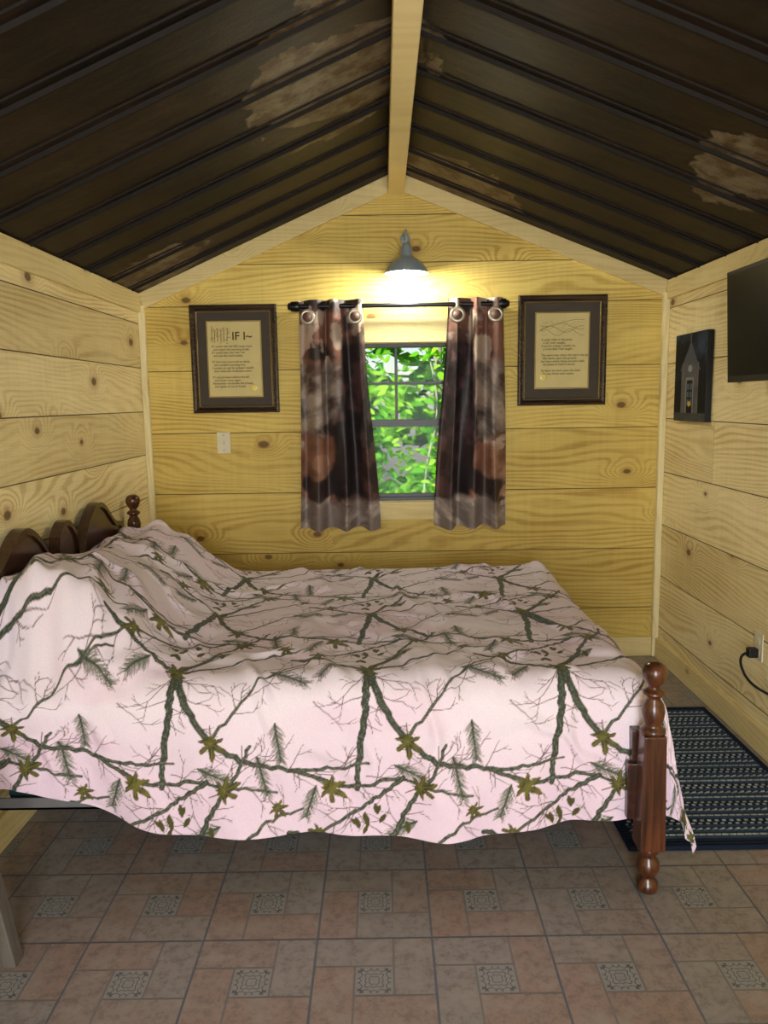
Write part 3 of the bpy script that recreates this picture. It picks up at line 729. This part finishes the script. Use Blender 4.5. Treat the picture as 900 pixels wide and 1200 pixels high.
# ---------------------------------------------------------------- bedspread surface
R=.10
def fall(d,R,flare):
    th=np.clip(d/R,0,math.pi/2); o=R*np.sin(th); z=R*(1-np.cos(th)); ex=np.clip(d-R*math.pi/2,0,None)
    return np.where(d<0,0,o+ex*flare), np.where(d<0,0,z+ex)
xs0,xe=-1.255,.735; ye0,ye1=2.385,3.87
NS,NT=860,860
s=np.linspace(xs0,xe+.60,NS); tt=np.linspace(-.55,(ye1-ye0)+.50,NT)
S,TT=np.meshgrid(s,tt)
hang=.545-.10*(1-ss(-1.25,-.75,S))+.010*np.sin(S*4.0+1)-.03*ss(.3,.8,S)
Tn=np.where(TT<0,TT/.55*hang,TT)
dn=-Tn; df=Tn-(ye1-ye0); dxs=S-xe
on,zn=fall(dn,R,.10); of,zf=fall(df,R,.05); ox,zx=fall(dxs,.135,.20)
zyd=np.maximum(zn,zf)
drop=(zyd**4+zx**4)**(1/4)
Xc=np.minimum(S,xe)+ox; Yc=ye0+np.clip(Tn,0,ye1-ye0)-on+of
mx=1-ss(-1.10,-.62,Xc)
mx=mx*(1-.10*ss(-1.17,-1.27,Xc))
my=ss(2.29,2.50,Yc)*(1-ss(3.72,3.93,Yc))
mound=mx*my*(.265+.045*ss(3.2,2.7,Yc)-.02*np.exp(-((Yc-3.12)/.07)**2))
hemlift=mx*.08*ss(.0,.3,zn)
Zc=.655+mound-drop+hemlift
w1=fbm(S*2.2,TT*2.6,3,3)-.5; w2=fbm(S*7+TT*3,TT*5,9,3)-.5
rdg=1-np.abs(2*fbm(S*3.2+TT*1.2,TT*2.0-S*.8,15,3)-1); rdg=ss(.82,1,rdg)
Zc+= .020*w1+.012*w2+.016*rdg*(1-ss(0,.15,drop))
Zc+= .03*np.exp(-(((Xc-.80)**2+(Yc-3.90)**2)/.07**2))
prow=np.exp(-((S+1.0+.25*np.sin(TT*2))/.28)**2)
Zc+= prow*.013*np.sin(S*38+TT*9+3*w1)*my
vert=np.clip(zn/.45,0,1)
Yc-= vert*(.022*np.sin(S*9+2*w1)+.013*np.sin(S*21+5*w1+TT*3)+.036*w2)
Yc-= .030*rdg*vert*(1-vert)*2
fan=np.exp(-((S+1.05)/.22)**2)*ss(-.35,.0,TT)*(1-ss(.25,.5,TT)); Zc+=fan*.012*np.sin((S+.3*TT)*60)
vx=np.clip(zx/.45,0,1); Xc+= vx*(.014*np.sin(TT*11+1)+.010*np.sin(TT*23))
near=np.exp(-(np.clip(Xc-.80,-1,.0)/.10)**2)*vert; Yc=np.where(Yc<2.27,Yc*(1-near)+np.maximum(Yc,2.262+.02*np.sin(Xc*40)*(Xc>.86))*near,Yc)
Zc=np.maximum(Zc,.045)
PP=np.stack([Xc,Yc,Zc],-1)
Ps=S-(-.665)+AX/1000; Pt=-Tn+AY/1000-.02
C=sample(Ps,Pt)
n=fbm(S*3,TT*3,30,4)
n2=ss(.4,.65,n)[...,None]; bm=(np.clip(1-np.abs(C-PINK).sum(-1)/1.2,0,1))[...,None]**6
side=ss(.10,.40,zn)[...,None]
tint=WHT*(1-n2)+np.array([.80,.665,.745])*n2; tint=tint*(1-.65*side)+np.array([.765,.565,.69])*.65*side  # near hang pinker than top: partly dye, partly lighting mixed into the colour
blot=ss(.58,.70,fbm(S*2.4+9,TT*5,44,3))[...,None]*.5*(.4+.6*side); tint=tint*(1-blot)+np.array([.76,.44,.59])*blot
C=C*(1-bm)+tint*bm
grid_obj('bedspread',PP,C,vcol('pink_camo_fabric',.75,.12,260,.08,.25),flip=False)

# ---------------------------------------------------------------- rug
rx0,rx1,ry0,ry1=.80,1.545,2.40,3.60
nu,nv=230,360
U,V=np.meshgrid(np.linspace(0,1,nu),np.linspace(0,1,nv)); X=rx0+(rx1-rx0)*U; Y=ry0+(ry1-ry0)*V
navy=np.array([.010,.016,.030]); crm=np.array([.46,.50,.50]); blu=np.array([.045,.085,.14])
rowh=.018; rr=np.floor(Y/rowh).astype(int); fy=(Y/rowh)%1
kind=rr%7; xk=(X/.026)%1; xk2=((X+.013)/.026)%1
mask=np.zeros_like(X)
mask=np.where((kind==1)&(xk<.5)&(fy>.15)&(fy<.85),1,mask)
mask=np.where((kind==2)&(xk2<.5)&(fy>.15)&(fy<.85),1,mask)
mask=np.where((kind==4)&(fy>.2)&(fy<.8)&(xk<.88),1,mask)
mask=np.where((kind==6)&(np.abs(fy-.5-.3*np.sign(xk-.5)*(np.abs(xk-.5)*2))<.26),1,mask)
edge=(X<rx0+.035)|(X>rx1-.035)|(Y<ry0+.05)|(Y>ry1-.05)
C=navy+(crm-navy)*(mask*(.75+.5*(vn(X*90,Y*90,71)-.5)))[...,None]
C=np.where(((kind==5)|(kind==0)|(kind==3))[...,None],C*.4+blu*.6,C)
C=np.where(edge[...,None],navy*1.1,C)
Z=np.full_like(X,.011)+.0015*np.cos(fy*6.28)
bd=np.minimum(np.minimum(U,1-U)*(rx1-rx0),np.minimum(V,1-V)*(ry1-ry0)); Z=Z*ss(-.004,.012,bd)+.001
grid_obj('woven_rug',np.stack([X,Y,Z],-1),C,vcol('woven_rug_fabric',.95,.5,400,0,.1))

# ---------------------------------------------------------------- grey splayed-leg side table at the left (mostly out of frame)
tb=empty('side_table'); TG=woodstain('grey_painted_wood','Z',(.085,.075,.062),(.125,.11,.092),.5)
g=G(); g.box(-1.32,-1.085,1.42,1.93,.60,.63); g.obj('top',[TG],parent=tb,bevel=.004)
for nm,(xa,ya_,xb,yb_) in {'leg_1':(-1.108,1.89,-1.030,1.925),'leg_2':(-1.108,1.47,-1.035,1.43),'leg_3':(-1.29,1.89,-1.30,1.925),'leg_4':(-1.29,1.47,-1.30,1.43)}.items():
    g=G(); w=.024; g.hull([(xb-w*.8,yb_-w,0),(xb+w*.8,yb_-w,0),(xb+w*.8,yb_+w,0),(xb-w*.8,yb_+w,0)],[(xa-w*.8,ya_-w,.60),(xa+w*.8,ya_-w,.60),(xa+w*.8,ya_+w,.60),(xa-w*.8,ya_+w,.60)]); g.obj(nm,[TG],parent=tb,bevel=.003)

# ---------------------------------------------------------------- outdoors
def leafmat(name,c1,c2):
    m=bpy.data.materials.new(name); m.use_nodes=True; nt=m.node_tree; nt.nodes.clear()
    o=nt.nodes.new('ShaderNodeOutputMaterial'); mx=nt.nodes.new('ShaderNodeMixShader'); mx.inputs[0].default_value=.45
    d=nt.nodes.new('ShaderNodeBsdfDiffuse'); t_=nt.nodes.new('ShaderNodeBsdfTranslucent')
    at=nt.nodes.new('ShaderNodeAttribute'); at.attribute_name='rnd'
    c=MIX(nt,at.outputs['Fac'],c1,c2)
    nt.links.new(c,d.inputs[0]);nt.links.new(c,t_.inputs[0]);nt.links.new(d.outputs[0],mx.inputs[1]);nt.links.new(t_.outputs[0],mx.inputs[2]);nt.links.new(mx.outputs[0],o.inputs[0])
    return m
def foliage(name,n,xr,yr,zr,size,mat,seed,parent):
    rg=np.random.RandomState(seed); v=[];f=[];r=[]
    cl=rg.rand(int(n/14),3)
    for i in range(n):
        c=cl[i%len(cl)]; p=np.array([xr[0]+c[0]*(xr[1]-xr[0]),yr[0]+c[1]*(yr[1]-yr[0]),zr[0]+c[2]*(zr[1]-zr[0])])+rg.randn(3)*.10
        sz=size*rg.uniform(.6,1.3); a=rg.uniform(0,6.28)
        up=Vector((rg.randn()*.5,-.5+rg.randn()*.4,.8)).normalized(); d=Vector((math.cos(a),math.sin(a),-.5)); d=(d-up*d.dot(up)).normalized(); s_=d.cross(up)
        P=Vector(p); n0=len(v)
        for (l,w,h) in ((0,0,0),(.35,.30,.05),(.75,.22,.03),(1.1,0,-.05),(.75,-.22,.03),(.35,-.30,.05)):
            v.append(tuple(P+d*l*sz+s_*w*sz+up*h*sz))
        f.append((n0,n0+1,n0+2,n0+3));f.append((n0,n0+3,n0+4,n0+5)); k_=rg.rand(); r+=[k_,k_]
    return mk(name,v,f,mat,rnd=r,parent=parent)
bush=empty('leafy_shrub')
foliage('leaves_near',6800,(-1.9,2.4),(6.3,7.3),(0,2.7),.090,leafmat('leaf_bright',(.07,.36,.012),(.40,.74,.05)),1,bush)
BARK=simple('pale_bark',(.30,.29,.24),.9,bump=.4)
for i in range(18):
    x=random.uniform(-1.9,2.3); y=random.uniform(6.5,7.3); pts=[(x,y,-.1)]
    for k_ in range(6): x+=random.uniform(-.2,.2); y+=random.uniform(-.12,.12); pts.append((x,y,-.1+.5*(k_+1)))
    tube('stem',pts,.008,BARK,bush)
tree=empty('background_trees')
foliage('leaves_far',6500,(-3.8,4.6),(8.6,10.0),(-.2,4.2),.24,leafmat('leaf_deep',(.03,.18,.01),(.16,.48,.03)),2,tree)
for x,y in ((.52,7.7),(-1.6,9.2),(2.4,9.0)):
    tube('trunk',[(x,y,-.2),(x+.05,y,1.5),(x-.02,y,3),(x+.1,y,5.5)],.045,BARK,tree)
g=G(); g.quad([(-14,YF-10,-.12),(14,YF-10,-.12),(14,16,-.12),(-14,16,-.12)]); g.obj('ground',[simple('grass_ground',(.07,.13,.03),.95,nscale=3,noise=.4)])

# ---------------------------------------------------------------- light
w=bpy.data.worlds.new('world'); scn.world=w; w.use_nodes=True; nt=w.node_tree; bg=nt.nodes['Background']
sky=nt.nodes.new('ShaderNodeTexSky'); sky.sky_type='NISHITA'; sky.sun_disc=False; sky.sun_elevation=math.radians(50); sky.sun_rotation=math.radians(200)
nt.links.new(sky.outputs[0],bg.inputs[0]); bg.inputs[1].default_value=.15
def light(name,kind,loc,rot,energy,col,**k):
    l=bpy.data.lights.new(name,kind); l.energy=energy; l.color=col
    for a,b in k.items(): setattr(l,a,b)
    o=bpy.data.objects.new(name,l); o.location=loc; o.rotation_euler=rot; COL.objects.link(o); return o
light('sun','SUN',(0,0,8),(math.radians(38),math.radians(-22),0),9.0,(1,.98,.82),angle=.02)
light('door_daylight','AREA',((DX0+DX1)/2,YF-.12,1.05),(math.radians(90),0,0),116,(.93,.95,1),shape='RECTANGLE',size=1.15,size_y=1.9)

# ---------------------------------------------------------------- camera
cam=bpy.data.cameras.new('camera'); cam.sensor_width=36; cam.lens=27.3; cam.sensor_fit='AUTO'
co=bpy.data.objects.new('camera',cam); COL.objects.link(co)
R_=Matrix.Rotation(math.radians(90-8.13),4,'X')@Matrix.Rotation(-.015,4,'Z')
co.matrix_world=Matrix.Translation((0,0,1.5))@R_; scn.camera=co; cam.clip_start=.05
scn.view_settings.view_transform='Standard'; scn.view_settings.look='None'; scn.view_settings.exposure=0
